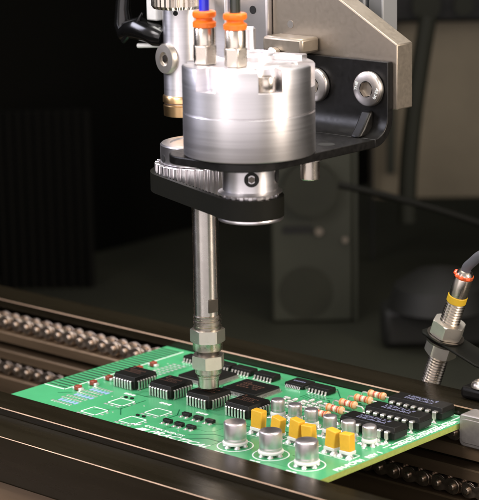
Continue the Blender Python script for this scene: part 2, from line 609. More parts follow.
for t in trl:
    tr = MB(); line(tr, t, .35)
    bp(tr.build('copper_trace', trace, smooth=False))
for k in range(7):
    tr = MB(); line(tr, [(-1 + k * 1.27 * .9, 27.5), (-1 + k * 1.27 * .9, 30.5), (1 + k * 1.1, 32.0)], .25)
    bp(tr.build('copper_trace', trace, smooth=False))

# edge fingers
fg = MB()
y = -9.6
while y < 39.5:
    fg.box(-69.5, -61.6, y, y + .7, 0, .05)
    y += 1.95
fo = bp(fg.build('edge_fingers', slotm, smooth=False))
ol = MB()
line(ol, [(-69.6, -10.9), (-61.0, -10.9), (-61.0, 40.5)], .38)
bp(ol.build('finger_outline', ink, smooth=False))

# silk screen graphics
sk = MB()
def rectline(mb, x0, x1, y0, y1, wd=.32, z=.02, h=.06):
    line(mb, [(x0, y0), (x1, y0), (x1, y1), (x0, y1), (x0, y0)], wd, z, h)
def ring(mb, cx, cy, r, wd=.35, seg=48, h=.06):
    for k in range(seg):
        a0, a1 = 2 * math.pi * k / seg, 2 * math.pi * (k + 1) / seg
        q = []
        for a, rr in ((a0, r), (a1, r), (a1, r + wd), (a0, r + wd)):
            q.append((cx + rr * math.cos(a), cy + rr * math.sin(a)))
        mb.prism(q, 0, h)
squares = [(-38.5, -9.3), (-38.5, -20.3), (-23.2, -9.5), (-23.6, -19.6)]
for (cx, cy) in squares:
    rectline(sk, cx - 3.0, cx + 3.0, cy - 2.7, cy + 2.7)
CANS = [(14.3, -17.8), (26.9, -17.4), (39.8, -17.6)]
for (cx, cy) in CANS:
    ring(sk, cx, cy, 4.75, .35)
    sk.box(cx - 1.6, cx + .2, cy - 6.9, cy - 6.4, 0, .06)
    sk.box(cx + .5, cx + 1.9, cy - 6.9, cy - 6.3, 0, .06)
TANT = [(11.6, -5.2), (18.6, -5.2), (25.3, -5.2), (30.2, -5.2), (38.2, -5.2), (43.6, -5.2)]
for (cx, cy) in TANT:
    rectline(sk, cx - 2.4, cx + 2.4, cy - 2.9, cy + 2.3, .28)
for (cx, cy) in ((-47, -2.2), (-32.3, -2.2), (-17.6, -2.2), (-2.9, -2.2)):
    for k in range(3):
        sk.box(cx + 3 + k * 1.5, cx + 4.1 + k * 1.5, cy - .7, cy + .4, 0, .06)
for cx in (18, 30):
    pass
for i in range(7):
    sk.box(46.6, 46.9, 6 + i * 5.2, 9.6 + i * 5.2, 0, .06)
bp(sk.build('silkscreen', ink, smooth=False))
def btext(body, size, x, y, rz, shear=0, off=.12, sx=1.0, nm='printed_text', mt=ink):
    o = text_mesh(nm, body, size, mt, None, x, y, .05, rz, shear, off, .012, sx)
    return bp(o)
btext('PIN-PCB01  REV 1', 2.55, 49.3, -16.4, 90, 0, .10, 1.0)
btext('www.PRACTICALCOMPONENTS.COM', 2.3, 49.2, 7.2, 90, 0, .10, .78)
btext('PRACTICAL', 3.6, -13.0, -24.6, 0, .35, .06, 1.2)
btext('COMPONENTS', 1.7, -17.5, -21.3, 0, .2, .03, 1.3)
lg = MB()
lg.prism([(-22.3, -22.4), (-19.8, -22.4), (-19.0, -21.1), (-21.5, -21.1)], 0, .06)
lg.prism([(-17.6, -24.6), (-14.6, -24.6), (-13.6, -22.6), (-16.6, -22.6)], 0, .06)
bp(lg.build('logo_mark', ink, smooth=False))
for (x, y, b) in ((-52.5, 26, 'U1'), (-38.4, -5.6, 'U21'), (-23, -5.8, 'U22'), (-28, -15.9, 'U24'), (-20, 34, 'U9'), (6, 33.2, 'U10'), (-14, 12.6, 'U4'), (-28.5, 13, 'U3'), (-12.8, -11.5, 'Q1'), (22, 26, 'R3'), (21.9, 32.6, 'R2')):
    pass

# pads: bright solder lands
pd = MB()
def pads(x0, y0, nx, ny, dx, dy, w_, h_, th=.09):
    for i in range(nx):
        for j in range(ny):
            pd.box(x0 + i * dx - w_ / 2, x0 + i * dx + w_ / 2, y0 + j * dy - h_ / 2, y0 + j * dy + h_ / 2, 0, th)
for (cx, cy) in squares:
    pads(cx - 2.4, cy - 3.9, 3, 1, 2.4, 1, 1.5, .7)
    pads(cx + 4.2, cy - .9, 1, 2, 1, 2.0, .8, .8)
# empty sixteen pin footprints at the left
for j, cy in enumerate((-18.6, -12.3, -5.9)):
    pads(-55.8, cy - 2.1, 7, 1, 1.25, 1, .75, 1.1)
    pads(-55.8, cy + 2.1, 7, 1, 1.25, 1, .75, 1.1)
# empty small outline footprint behind first square chip
for k in range(8):
    pads(-53.6, 16.6 + k * 1.75, 3, 1, 2.0, 1, 1.3, .9)
# resistor arrays footprints (tinned, lumpy)
bp(pd.build('solder_pads', tin, bevel=.04))
bk = MB()
for j, cy in enumerate((-18.6, -12.3, -5.9)):
    for k in range(5):
        bk.box(-54.8 + k * 1.6, -54.2 + k * 1.6 + .3, cy - .9, cy + .8, 0, .06)
bp(bk.build('printed_marks', inkb, smooth=False))
vs_ = MB()
rr = random.Random(11)
for k in range(46):
    x, y = rr.uniform(-66, 46), rr.uniform(-22, 40)
    vs_.lathe([(.28, .0), (.28, .05), (.13, .055), (.13, .04)], 10, T(x, y, 0), cap=True)
bp(vs_.build('vias', tin))


# ---- component makers
def plcc(cx, cy, mark_seed=0):
    root = empty('square_chip', (cx, cy, 0))
    h = 5.35
    b = MB()
    def chamf(hh, c): return [(-hh + c, -hh), (hh, -hh), (hh, hh), (-hh, hh), (-hh, -hh + c)]
    for (z0, z1, h0, h1) in ((.45, 3.15, h - .35, h), (3.15, 4.25, h, h - .38)):
        p0, p1 = chamf(h0, .9), chamf(h1, .9)
        n = len(p0)
        vsx = [(x, y, z0) for x, y in p0] + [(x, y, z1) for x, y in p1]
        b.add(vsx, [(i, (i + 1) % n, n + (i + 1) % n, n + i) for i in range(n)] + [list(range(n))[::-1], [n + i for i in range(n)]])
    b.build('body', epoxy, root, bevel=.12)
    m = MB(); r_ = random.Random(mark_seed)
    for row, (yy, n, wd) in enumerate(((1.7, 9, .55), (.4, 6, .5), (-.9, 10, .5))):
        x = -n * .42
        for k in range(n):
            m.box(x, x + wd * r_.uniform(.45, .8), yy, yy + r_.uniform(.6, .85), 4.24, 4.263)
            x += .8
    m.lathe([(.5, 4.24), (.5, 4.262)], 16, T(-3.9, 3.9, 0))
    m.build('marking', epoxym, root, smooth=False)
    pm = None
    for s in range(4):
        for k in range(7):
            if pm is None:
                q = MB()
                # J lead: shoulder, vertical leg, foot rolled under
                q.prism([(5.2, 3.1), (5.78, 3.1), (5.98, 2.9), (5.98, .55), (5.8, .12), (5.3, .02), (5.0, .3), (5.2, .3), (5.45, .25), (5.68, .6), (5.68, 2.75), (5.2, 2.8)], -.33, .33, RX(90))
                pm = q.build('pin', leadm, root, bevel=.04)
                o = pm
            else:
                o = pm.copy(); col.objects.link(o); o.parent = root
            ang = s * 90
            off = (k - 3) * 1.27
            mm = RZ(ang) @ T(0, off * S, 0)
            o.matrix_local = mm
    return root


def gull(cx, cy, hx, hy, nx, ny, pitch, h, name, wd=.28, mark=True, rz=0, fine=False, seed=1, span=.95, markmat=None, foot=.5):
    """flat chip with gull wing leads on the y sides (nx each) and x sides (ny each)"""
    root = empty(name, (cx, cy, 0), R(rz))
    b = MB()
    e = .16
    for (z0, z1, a0, a1) in ((.12, h * .5, -e, 0), (h * .5, h, 0, -e)):
        vsx = []
        for zz_, a in ((z0, a0), (z1, a1)):
            for sx, sy in ((-1, -1), (1, -1), (1, 1), (-1, 1)):
                vsx.append((sx * (hx + a), sy * (hy + a), zz_))
        b.add(vsx, [(0, 1, 5, 4), (1, 2, 6, 5), (2, 3, 7, 6), (3, 0, 4, 7), (0, 3, 2, 1), (4, 5, 6, 7)])
    b.build('body', epoxy, root, bevel=.08)
    def lead(q, side, off):
        f0 = (hy if side % 2 == 0 else hx) - .12
        pr = [(f0, h * .62), (f0 + .45, h * .62), (f0 + .7, .22), (f0 + span, .2), (f0 + span, 0), (f0 + .5, 0), (f0 + .3, h * .45), (f0, h * .45)]
        # prism coordinates (out, z) extruded across
        m = RZ({0: -90, 1: 0, 2: 90, 3: 180}[side]) @ T(0, off, 0) @ RX(90)
        q.prism(pr, -wd / 2, wd / 2, m)
    for side in range(4):
        n = nx if side % 2 == 0 else ny
        if n == 0: continue
        if fine:
            q = MB()
            for k in range(n): lead(q, side, (k - (n - 1) / 2) * pitch)
            q.build('lead_row', leadm, root, smooth=False)
        else:
            for k in range(n):
                q = MB(); lead(q, side, (k - (n - 1) / 2) * pitch)
                q.build('pin', leadm, root, bevel=.03)
    if mark:
        m = MB(); r_ = random.Random(seed)
        rows = 3 if hy > 3 else 1
        for row in range(rows):
            n = r_.randint(5, 9) if hx > 3 else 4
            cw = hx * 1.3 / n
            yy = (row - (rows - 1) / 2) * -1.5 - .4
            x = -n * cw / 2
            for k in range(n):
                if r_.random() < .88: m.box(x, x + cw * .62, yy, yy + .75, h - .01, h + .013)
                x += cw
        if hy > 3:
            ring(m, -hx * .45, hy * .45, .7, .25, 20, .01)
            for i in range(len(m.v)):
                if m.v[i].z < .5: m.v[i].z = h + (0.013 if m.v[i].z > .005 else -.01)
        m.build('marking', markmat or epoxym, root, smooth=False)
    return root


for i, cx in enumerate((-47.9, -32.9, -17.6, -2.3)):
    r_ = plcc(cx, 5.7, i) if i == 0 else copy_tree(r_first)
    if i == 0: r_first = r_
    r_.scale = (.9, .9, .95)
    r_.location = Vector((cx, 5.7, 0)) * S
    bp(r_)
gq = [gull(-35.2, 24.4, 6.6, 6.2, 25, 25, .5, 1.5, 'flat_square_chip', .20, fine=True, seed=4, span=1.3, markmat=epoxym),
      gull(-16.0, 22.6, 6.6, 5.6, 25, 22, .5, 1.5, 'flat_square_chip', .20, fine=True, seed=6, span=1.3, markmat=epoxym)]
for o in gq: bp(o)
bp(gull(-8.2, 36.0, 3.6, 3.0, 9, 7, .65, 1.4, 'small_flat_chip', .3, fine=True, seed=8, markmat=epoxyw))
so = []
for (x, y) in ((-50.0, 35.0), (-38.5, 35.4), (-30.0, 35.4), (-20.6, 35.2), (1.0, 35.2)):
    so.append((x, y))
s0 = gull(so[0][0], so[0][1], 3.9, 1.9, 6, 0, 1.27, 1.9, 'small_outline_chip', .55, mark=False, span=1.35)
s0.location = Vector((so[0][0], so[0][1], 0)) * S
bp(s0)
for (x, y) in so[1:]:
    c = copy_tree(s0); c.location = Vector((x, y, 0)) * S; bp(c)

# dual in line packages
def dip(cx, cy):
    root = empty('long_chip', (cx, cy, 0))
    L, W = 9.7, 3.1
    b = MB()
    for (z0, z1, a0, a1) in ((.6, 2.75, -.3, 0), (2.75, 4.1, 0, -.35)):
        vsx = []
        for zz_, a in ((z0, a0), (z1, a1)):
            for sx, sy in ((-1, -1), (1, -1), (1, 1), (-1, 1)):
                vsx.append((sx * (L + a), sy * (W + a), zz_))
        b.add(vsx, [(0, 1, 5, 4), (1, 2, 6, 5), (2, 3, 7, 6), (3, 0, 4, 7), (0, 3, 2, 1), (4, 5, 6, 7)])
    b.build('body', epoxy, root, bevel=.15)
    m = MB(); rr_ = random.Random(5)
    for row, yy in enumerate((.45, -1.35)):
        x = -5.2
        for k in range(11):
            wd = rr_.uniform(.5, .75)
            # broken strokes, worn print
            m.box(x, x + wd, yy, yy + .28, 4.09, 4.113)
            if rr_.random() < .8: m.box(x, x + wd * .35, yy + .35, yy + 1.25, 4.09, 4.113)
            if rr_.random() < .6: m.box(x + wd * .55, x + wd, yy + .35, yy + .8, 4.09, 4.113)
            if rr_.random() < .7: m.box(x, x + wd, yy + .98, yy + 1.22, 4.09, 4.113)
            x += .95
    m.build('marking', epoxyw, root, smooth=False)
    for s in (1, -1):
        for k in range(7):
            q = MB()
            x = (k - 3) * 2.54
            # shoulder leaves the body, bends down, narrow tip enters the board
            q.prism([(3.0, 3.1), (4.0, 3.1), (4.3, 2.8), (4.3, .9), (3.98, .9), (3.98, 2.6), (3.0, 2.6)], -.62, .62, T(x, 0, 0) @ RZ(90 * s) @ RX(90))
            q.box(x - .32, x + .32, s * 4.0, s * 4.28, -.3, .95)
            q.lathe([(.75, 0), (.6, .25), (.3, .5), (.0, .55)], 12, T(x, s * 4.14, 0))
            q.build('pin', leadm, root, bevel=.03)
    return root


d0 = dip(36.8, 15.2)
bp(d0); d0.location = Vector((36.8, 14.6, 0)) * S
for (x, y) in ((36.6, 26.0), (36.2, 37.2)):
    c = copy_tree(d0); c.location = Vector((x, y, 0)) * S; bp(c)
rl = MB()
for y in (14.6, 26.0, 37.2): rectline(rl, 26.2, 47.0, y - 5.0, y + 4.6, .25)
bp(rl.build('chip_outline', ink, smooth=False))


# big and small can capacitors on white collars with soldered feet
def can(cx, cy, r, h, name, sd=1, base=1.0):
    root = empty(name, (cx, cy, 0))
    c = MB()
    z0 = 1.6 * base
    c.lathe([(r * .9, z0), (r, z0 + .3), (r, z0 + .9), (r * .975, z0 + 1.1), (r, z0 + 1.3), (r, h - .6), (r * .985, h - .33), (r * .94, h - .1), (r * .86, h), (0, h + .02)], 56)
    c.build('can', canm, root, ang=50)
    b = MB()
    b.lathe([(0, .75 * base), (r * 1.02, .75 * base), (r * 1.12, .95 * base), (r * 1.12, 1.45 * base), (r * 1.0, 1.75 * base), (0, 1.75 * base)], 48)
    b.build('collar', whitep, root, ang=40)
    rr_ = random.Random(sd)
    n = 6 if r > 2.5 else 4
    for k in range(n):
        a = 2 * math.pi * k / n + .4
        q = MB()
        s_ = .8 if r > 2.5 else .7
        q.lathe([(s_ * 1.25, 0), (s_, .35 * base), (s_ * .8, .85 * base), (0, .95 * base)], 12, T(r * .88 * math.cos(a), r * .88 * math.sin(a), 0) @ RZ(30) @ Matrix.Diagonal((1, rr_.uniform(.8, 1.2), 1, 1)))
        q.build('foot', tin, root)
    return root


c0 = can(0, 0, 3.35, 7.6, 'large_can_capacitor')
for i, (x, y) in enumerate(CANS):
    c = c0 if i == 0 else copy_tree(c0)
    bp(c); c.location = Vector((x, y, 0)) * S
    c.rotation_euler.z = i * .8
    c.scale = (.93, .93, .93)
SC = [(7.0, 9.0), (13.8, 8.6), (20.3, 8.0), (28.2, 6.6), (35.2, 6.3), (42.2, 6.6)]
c0 = can(0, 0, 1.95, 5.6, 'small_can_capacitor', 3, 1.15)
for i, (x, y) in enumerate(SC):
    c = c0 if i == 0 else copy_tree(c0)
    bp(c); c.location = Vector((x, y - .6, 0)) * S
    c.rotation_euler.z = i * 1.1
# solder blobs and lands between the parts
sb = MB()
rr = random.Random(21)
for (x, y) in SC:
    for k in range(7):
        a = rr.uniform(0, 6.28); d = rr.uniform(2.2, 3.9)
        s_ = rr.uniform(.45, .9)
        sb.lathe([(s_, 0), (s_ * .85, .18), (s_ * .4, .35), (0, .38)], 10, T(x + d * math.cos(a), y - .6 + d * math.sin(a) * .9, 0) @ RZ(rr.uniform(0, 180)) @ Matrix.Diagonal((1.4, .8, 1, 1)))
for cx, cy in TANT:
    for sx in (-1, 1):
        sb.lathe([(1.1, 0), (.9, .4), (.4, .8), (0, .85)], 12, T(cx + sx * 1.5, cy - 1.2, 0))
oo = bp(sb.build('solder_joints', tin))
tag(oo, kind='stuff')

# yellow box capacitors
def boxcap(cx, cy, i):
    root = empty('yellow_box_capacitor', (cx, cy, 0))
    tilt = [4, 9, 8, -3, 7, -2][i]
    lx = [1.9, 1.85, 1.85, 1.8, 1.8, 1.75][i]
    h = [6.7, 6.1, 6.9, 6.1, 6.6, 6.5][i]
    m = T(0, 0, 1.4) @ RY(tilt) @ RZ([3, -6, -5, 4, -4, 2][i])
    q = MB().box(-lx, lx, -1.25, 1.25, .2, h - 1.4, m=m)
    q.build('body', yellow, root, bevel=.28, seg=3)
    q = MB().box(-lx - .1, lx + .1, -1.45, 1.45, .75, 1.75)
    q.build('base', whitep, root, bevel=.2)
    for sx in (-1, 1):
        MB().lathe([(.9, 0), (.75, .35), (.5, .75), (0, .8)], 12, T(sx * 1.35, -.5, 0)).build('foot', tin, root)
    return root
for i, (x, y) in enumerate(TANT):
    bp(boxcap(x, y, i))

# resistors with colour bands
def resistor(i):
    root = empty('banded_resistor')
    prof = [(.0, -3.2), (.7, -3.15), (1.15, -2.75), (1.22, -2.2), (1.15, -1.75), (.98, -1.4), (.98, 1.4), (1.15, 1.75), (1.22, 2.2), (1.15, 2.75), (.7, 3.15), (0, 3.2)]
    # resample with band materials
    zs = [-3.2, -2.9, -2.45, -1.95, -1.4, -.95, -.45, 0, .45, .95, 1.4, 1.95, 2.45, 2.9, 3.2]
    bands = [0, 0, 1, 0, 0, 2, 0, 3, 0, 2, 0, 1, 0, 0]
    def rad(z):
        for (r0, z0), (r1, z1) in zip(prof[:-1], prof[1:]):
            if z0 <= z <= z1: return r0 + (r1 - r0) * (z - z0) / (z1 - z0)
        return 0
    pf, ms = [], []
    for j in range(len(zs) - 1):
        for t in (0, .5):
            z = zs[j] + (zs[j + 1] - zs[j]) * t
            pf.append((rad(z), z)); ms.append(bands[j])
    pf.append((0, zs[-1]))
    MB().lathe(pf, 24, T(0, 0, 1.9) @ RY(90), mis=ms).build('body', [resb, bando, bandr, bandw], root, ang=60)
    for s in (-1, 1):
        pts = [(s * 3.1, 0, 1.9), (s * 4.4, 0, 1.95), (s * 5.2, 0, 1.85), (s * 5.65, 0, 1.3), (s * 5.75, 0, -.3)]
        q = MB().tube(pts, .27, 8)
        q.lathe([(1.0, 0), (.8, .2), (.35, .6), (0, .75)], 12, T(s * 5.75, 0, 0))
        q.build('lead', leadm, root)
    return root
r0 = resistor(0)
for i, (x, y) in enumerate(((19.2, 38.4), (18.6, 32.8), (18.0, 26.6), (18.2, 20.4), (18.0, 14.6))):
    c = r0 if i == 0 else copy_tree(r0)
    bp(c); c.location = Vector((x, y, 0)) * S
    c.rotation_euler = (R(i * 25), 0, 0) if False else (0, 0, R([0, 1.5, -1, .5, -1][i]))

# tiny red-brown parts near the edge fingers
for i, y in enumerate((-9.0, -2.6, 4.0, 10.6, 17.0, 23.2)):
    root = empty('red_chip_component')
    if i == 0:
        MB().box(-.85, .85, -1.0, 1.0, .15, 1.55).build('body', redc, root, bevel=.25)
        MB().box(-1.75, -.8, -.85, .85, 0, .95).build('end_cap', tin, root, bevel=.2)
        MB().box(.8, 1.75, -.85, .85, 0, .95).build('end_cap', tin, root, bevel=.2)
        p0 = root
    else:
        bpy.data.objects.remove(root)
        root = copy_tree(p0)
    bp(root); root.location = Vector((-57.2, y, 0)) * S

# six small transistors
t0 = None
for i, (x, y) in enumerate(((-14.2, -7.0), (-9.4, -7.2), (-4.8, -7.2), (-14.2, -14.8), (-9.6, -14.8), (-5.2, -14.6))):
    if t0 is None:
        t0 = empty('small_transistor')
        MB().box(-1.45, 1.45, -.7, .7, .15, 1.1).build('body', epoxy, t0, bevel=.12)
        for (px_, py_) in ((-.95, -1.15), (.95, -1.15), (0, 1.15)):
            MB().box(px_ - .25, px_ + .25, py_ - .45, py_ + .45, 0, .35).build('pin', leadm, t0, bevel=.05)
            MB().box(px_ - .5, px_ + .5, py_ - .9, py_ + .5, 0, .07).build('pad', tin, t0)
        root = t0
    else:
        root = copy_tree(t0)
    bp(root); root.location = Vector((x, y, 0)) * S

# clusters of tinned chip resistors in the middle
k0 = None
rr = random.Random(5)
for (ox, oy) in ((-2.6, 17.4), (4.6, 19.8)):
    for a in range(4):
        for b_ in range(3):
            if k0 is None:
                k0 = empty('tinned_chip_component')
                MB().box(-.45, .45, -.45, .45, .1, .6).build('body', whitep, k0, bevel=.06)
                MB().box(-1.05, -.42, -.5, .5, 0, .7).build('end_cap', tin, k0, bevel=.15)
                MB().box(.42, 1.05, -.5, .5, 0, .7).build('end_cap', tin, k0, bevel=.15)
                root = k0
            else:
                root = copy_tree(k0)
            bp(root)
            root.location = Vector((ox + b_ * 2.9, oy + a * 2.1, 0)) * S
            root.rotation_euler.z = R(rr.uniform(-8, 8) + (90 if rr.random() < .25 else 0))
# small dark parts beside the empty outlines
for (x, y) in ((-40.5, -5.4), (-38.2, -5.2), (-25.5, -15.6), (-23.2, -15.4)):
    o = MB().box(x - .5, x + .5, y - .35, y + .35, 0, .5).build('dark_chip_component', epoxy, bevel=.06)
    bp(o)

# ================================================================== VACUUM NOZZLE SHAFT
A = (-17.4, 5.8)
sh = empty('nozzle_shaft', (A[0], A[1], 5.6))
tag(sh, 'long polished steel suction shaft with two hex nuts hanging over the third square chip', 'nozzle')
def sp_(o): 
    o.parent = sh
    return o
z0 = -5.6
def L(prof): return [(r, z + z0) for r, z in prof]
MB().lathe(L([(2.9, 5.2), (3.05, 5.35), (3.05, 8.2), (3.2, 8.35), (3.2, 8.8), (2.95, 8.95), (2.95, 9.2), (3.7, 9.4), (3.85, 9.6), (3.85, 11.2)])[::1], 56).build('suction_tip', nickel, sh)
def hexnut(zb, zt, rad, ch=.35, rot=0.0):
    mb = MB()
    n = 96
    pts = []
    prof = [zb, zb + ch, zt - ch, zt]
    def hr(a):
        a = (a + rot) % (math.pi / 3)
        return math.cos(math.pi / 6) / math.cos(a - math.pi / 6)
    vs, fs = [], []
    for k in range(n):
        a = 2 * math.pi * k / n
        h_ = rad * hr(a)
        rin = rad * .93
        ins = min(h_, rad * .925)
        for (r_, z_) in ((ins * .8, zb), (ins, zb), (h_, zb + (h_ - ins) * .6 + .02), (h_, zt - (h_ - ins) * .6 - .02), (ins, zt), (ins * .8, zt)):
            vs.append((r_ * math.cos(a), r_ * math.sin(a), z_ + z0))
    for k in range(n):
        k2 = (k + 1) % n
        for i in range(5): fs.append((k * 6 + i, k2 * 6 + i, k2 * 6 + i + 1, k * 6 + i + 1))
    mb.add(vs, fs)
    mb.f.append([k * 6 for k in range(n)][::-1]); mb.mi.append(0)
    mb.f.append([k * 6 + 5 for k in range(n)]); mb.mi.append(0)
    return mb
ha = R(48 + 8)
hexnut(11.2, 15.0, 4.95, rot=ha).build('hex_nut', nutm, sh, ang=25)
MB().lathe(L([(3.3, 14.9), (3.3, 16.4)]), 40).build('neck', darksteel, sh)
MB().lathe(L([(4.0, 16.4), (4.35, 16.7), (4.35, 19.6), (4.5, 19.9)]), 48).build('collar', nickel, sh)
hexnut(19.0, 22.8, 5.15, rot=ha + .35).build('hex_nut', nutm, sh, ang=25)
MB().lathe(L([(3.6, 22.7), (4.15, 22.9), (4.15, 23.7), (3.75, 23.9), (3.75, 24.3), (4.1, 24.5), (4.1, 25.3), (3.8, 25.5), (3.8, 25.9), (4.05, 26.1), (4.05, 26.8), (3.8, 27.0)]), 48).build('thread_ring', nickel, sh, ang=25)
MB().lathe(L([(3.55, 26.9), (3.85, 27.2), (3.85, 78.0)]), 72).build('shaft', shaftm, sh)
# milled flat on the shaft with etched mark
aa = R(-48 + 28)
mfl = T(0, 0, z0) @ RZ(-48 + 30)
MB().box(3.45, 3.92, -1.6, 1.6, 28.3, 32.3, m=mfl).build('flat', darksteel, sh, bevel=.15)
# timing pulley around the shaft (teeth) and its hub
def toothed(n, ro_, ri, duty=.5):
    out = []
    for k in range(n):
        a = 2 * math.pi * k / n
        d = 2 * math.pi / n
        for f, rr_ in ((0, ri), (.12, ro_), (.5, ro_), (.62, ri)):
            out.append((rr_ * math.cos(a + f * d), rr_ * math.sin(a + f * d)))
    return out
MB().prism(toothed(34, 14.0, 12.9), 64.4 + z0, 72.0 + z0).build('toothed_pulley', aluh, sh, bevel=.12)
MB().lathe(L([(11.4, 72.0), (12.3, 72.2), (12.3, 77.2), (11.9, 77.6), (9.5, 77.7), (9.5, 77.3), (4.2, 77.3)]), 64).build('pulley_hub', aluh, sh, ang=40)
th = R(-48 - 66)
MB().lathe([(0, 0), (1.1, 0), (1.1, .25), (0, .25)], 20, T(12.2 * math.cos(th), 12.2 * math.sin(th), 73.8 + z0) @ RZ(math.degrees(th)) @ RY(90)).build('set_screw', hexdark, sh)

# ================================================================== PLACEMENT HEAD
Mx, My = 17.2, -13.2
head = empty('placement_head', (20, 28, 80))
tag(head, 'machined placement head with round silver motor, black angle bracket and champagne plate', 'machine head')
HPI = Matrix.Translation(-head.location)
def hp(o):
    o.parent = head
    o.matrix_parent_inverse = HPI
    return o
# motor body: lower and upper halves
mc = T(Mx, My, 0)
hp(MB().lathe([(16.6, 81.1), (17.3, 81.3), (17.5, 81.6), (17.5, 92.3), (17.25, 92.55), (17.25, 92.65)], 128, mc).build('motor_housing', alu, ang=40))
up_ = MB()
zs = (99.2, 105.0)
up_.lathe([(17.25, 92.66), (17.5, 92.9), (17.5, 99.2)], 128, mc)
face = -48
notches = [face + a for a in (-40, 19, 79, 139, 199, 259)]
out = []
nn = 360
hw, depth = 3.3, 4.2
def pocket(r, deg_):
    """distance outline with six U shaped pockets"""
    return r
pts = []
for na in sorted([a % 360 for a in notches]):
    pts.append(na)
poly = []
half = math.degrees(math.asin(hw / 17.5))
for i, na in enumerate(pts):
    nxt = pts[(i + 1) % len(pts)]
    # pocket: two sides and a rounded floor
    c_, s_ = math.cos(R(na)), math.sin(R(na))
    def loc(x, y): return (x * c_ - y * s_, x * s_ + y * c_)
    rx = math.sqrt(17.5 ** 2 - hw ** 2)
    poly.append(loc(rx, -hw))
    for k in range(9):
        a = R(-90 - 180 * k / 8)
        poly.append(loc(17.5 - depth + hw * math.cos(a) * .6 + .0, hw * math.sin(a)))
    poly.append(loc(rx, hw))
    a0 = na + half + .8
    a1 = (nxt if nxt > na else nxt + 360) - half - .8
    steps = 16
    for k in range(steps + 1):
        a = R(a0 + (a1 - a0) * k / steps)
        poly.append((17.5 * math.cos(a), 17.5 * math.sin(a)))
npl = len(poly)
lv = [(1.0, 99.2), (1.0, 104.5), (.985, 104.85), (.965, 105.0)]
up_.add([mc @ Vector((p[0] * k_, p[1] * k_, z_)) for k_, z_ in lv for p in poly],
        [(l * npl + i, l * npl + (i + 1) % npl, (l + 1) * npl + (i + 1) % npl, (l + 1) * npl + i) for l in range(3) for i in range(npl)] + [[3 * npl + i for i in range(npl)]])
uo = hp(up_.build('motor_cover', alu, ang=40))
for na in notches[1:]:
    m = mc @ RZ(na) @ T(13.9, 0, 99.3)
    q = MB().lathe([(2.4, 0), (2.55, .2), (2.55, 3.5), (2.3, 3.9), (1.3, 3.9), (1.3, 2.4), (0, 2.4)], 32, m)
    s_ = q.build('cap_screw', nickel, uo, ang=40)
    s_.matrix_parent_inverse = Matrix.Identity(4)
q = hp(MB().lathe([(6.5, 104.9), (6.5, 106.2), (6.1, 106.6), (3.0, 106.6), (3.0, 105.6), (0, 105.6)], 48, T(Mx - 4.5, My + 6.5, 0)).build('top_boss', alu, ang=40))
hp(MB().box(-2.5, 8, -2.2, 2.2, 104.9, 106.4, m=T(Mx + 1, My + 10, 0) @ RZ(20)).build('top_key', alu, bevel=.3))
# locating pin
hp(MB().lathe([(1.75, 104.9), (1.75, 112.2), (1.4, 112.6), (0, 112.6)], 32, T(7.6, -2.0, 0)).build('locating_pin', alu, ang=40))

# push-in fittings
def fitting(x, y):
    root = empty('air_fitting')
    mb = MB()
    n = 6
    mb.prism(ngon(6, 3.25, R(20)), 0, 5.0)
    mb.build('hex_base', nickel, root, bevel=.3)
    MB().lathe([(2.55, 4.9), (2.75, 5.1), (2.75, 9.3), (2.5, 9.6)], 40).build('sleeve', nickel, root, ang=40)
    MB().lathe([(2.5, 9.5), (3.05, 9.7), (3.1, 10.9), (2.6, 11.3), (2.2, 11.5), (2.2, 11.9), (2.9, 12.2), (3.15, 12.7), (3.05, 13.6), (2.5, 13.9), (1.5, 13.9), (1.5, 12)], 40).build('release_ring', orange, root, ang=40)
    hp(root)
    root.location = Vector((x, y, 105.1)) * S
    return root
fitting(9.6, -21.6)
fitting(19.9, -21.0)

# black angle bracket: shelf with bend up to the vertical flange
shelf = rrect(-1.5, 31.6, -29.3, 22.0, (8, 12, 0, 0), 10)
br = MB().prism(shelf, 78.7, 81.0)
hp(br.build('bracket', bracketm, bevel=.25))
nb = 12
prof = []
for k in range(nb + 1):
    a = R(270 + 90 * k / nb)
    prof.append((22.0 + 7.9 * math.cos(a), 86.6 + 7.9 * math.sin(a)))
inner = []
for k in range(nb + 1):
    a = R(270 + 90 * k / nb)
    inner.append((22.0 + 5.6 * math.cos(a), 86.6 + 5.6 * math.sin(a)))
pl = prof + [(29.9, 100.8), (29.6, 101.6), (27.6, 101.6)] + inner[::-1]
# cross-section in (y, z), extruded along x
fl = MB()
fl.prism(pl, -20, 31.6, Matrix(((0, 0, 1, 0), (1, 0, 0, 0), (0, 1, 0, 0), (0, 0, 0, 1))))
hp(fl.build('bracket_flange', bracketm, bevel=.2))
gus = MB()
gus.prism([(21.0, 81.0), (27.5, 81.0), (27.5, 88.0), (26.0, 87.4), (23.2, 83.4)], 23.3, 26.8, Matrix(((0, 0, 1, 0), (1, 0, 0, 0), (0, 1, 0, 0), (0, 0, 0, 1))))
hp(gus.build('bend_gusset', bracketm, bevel=.7, seg=3))
hp(MB().lathe([(0, 81.0), (2.4, 81.0), (2.4, 81.04), (0, 81.04)], 24, T(25.5, 8.5, 0)).build('shelf_hole', hexdark))

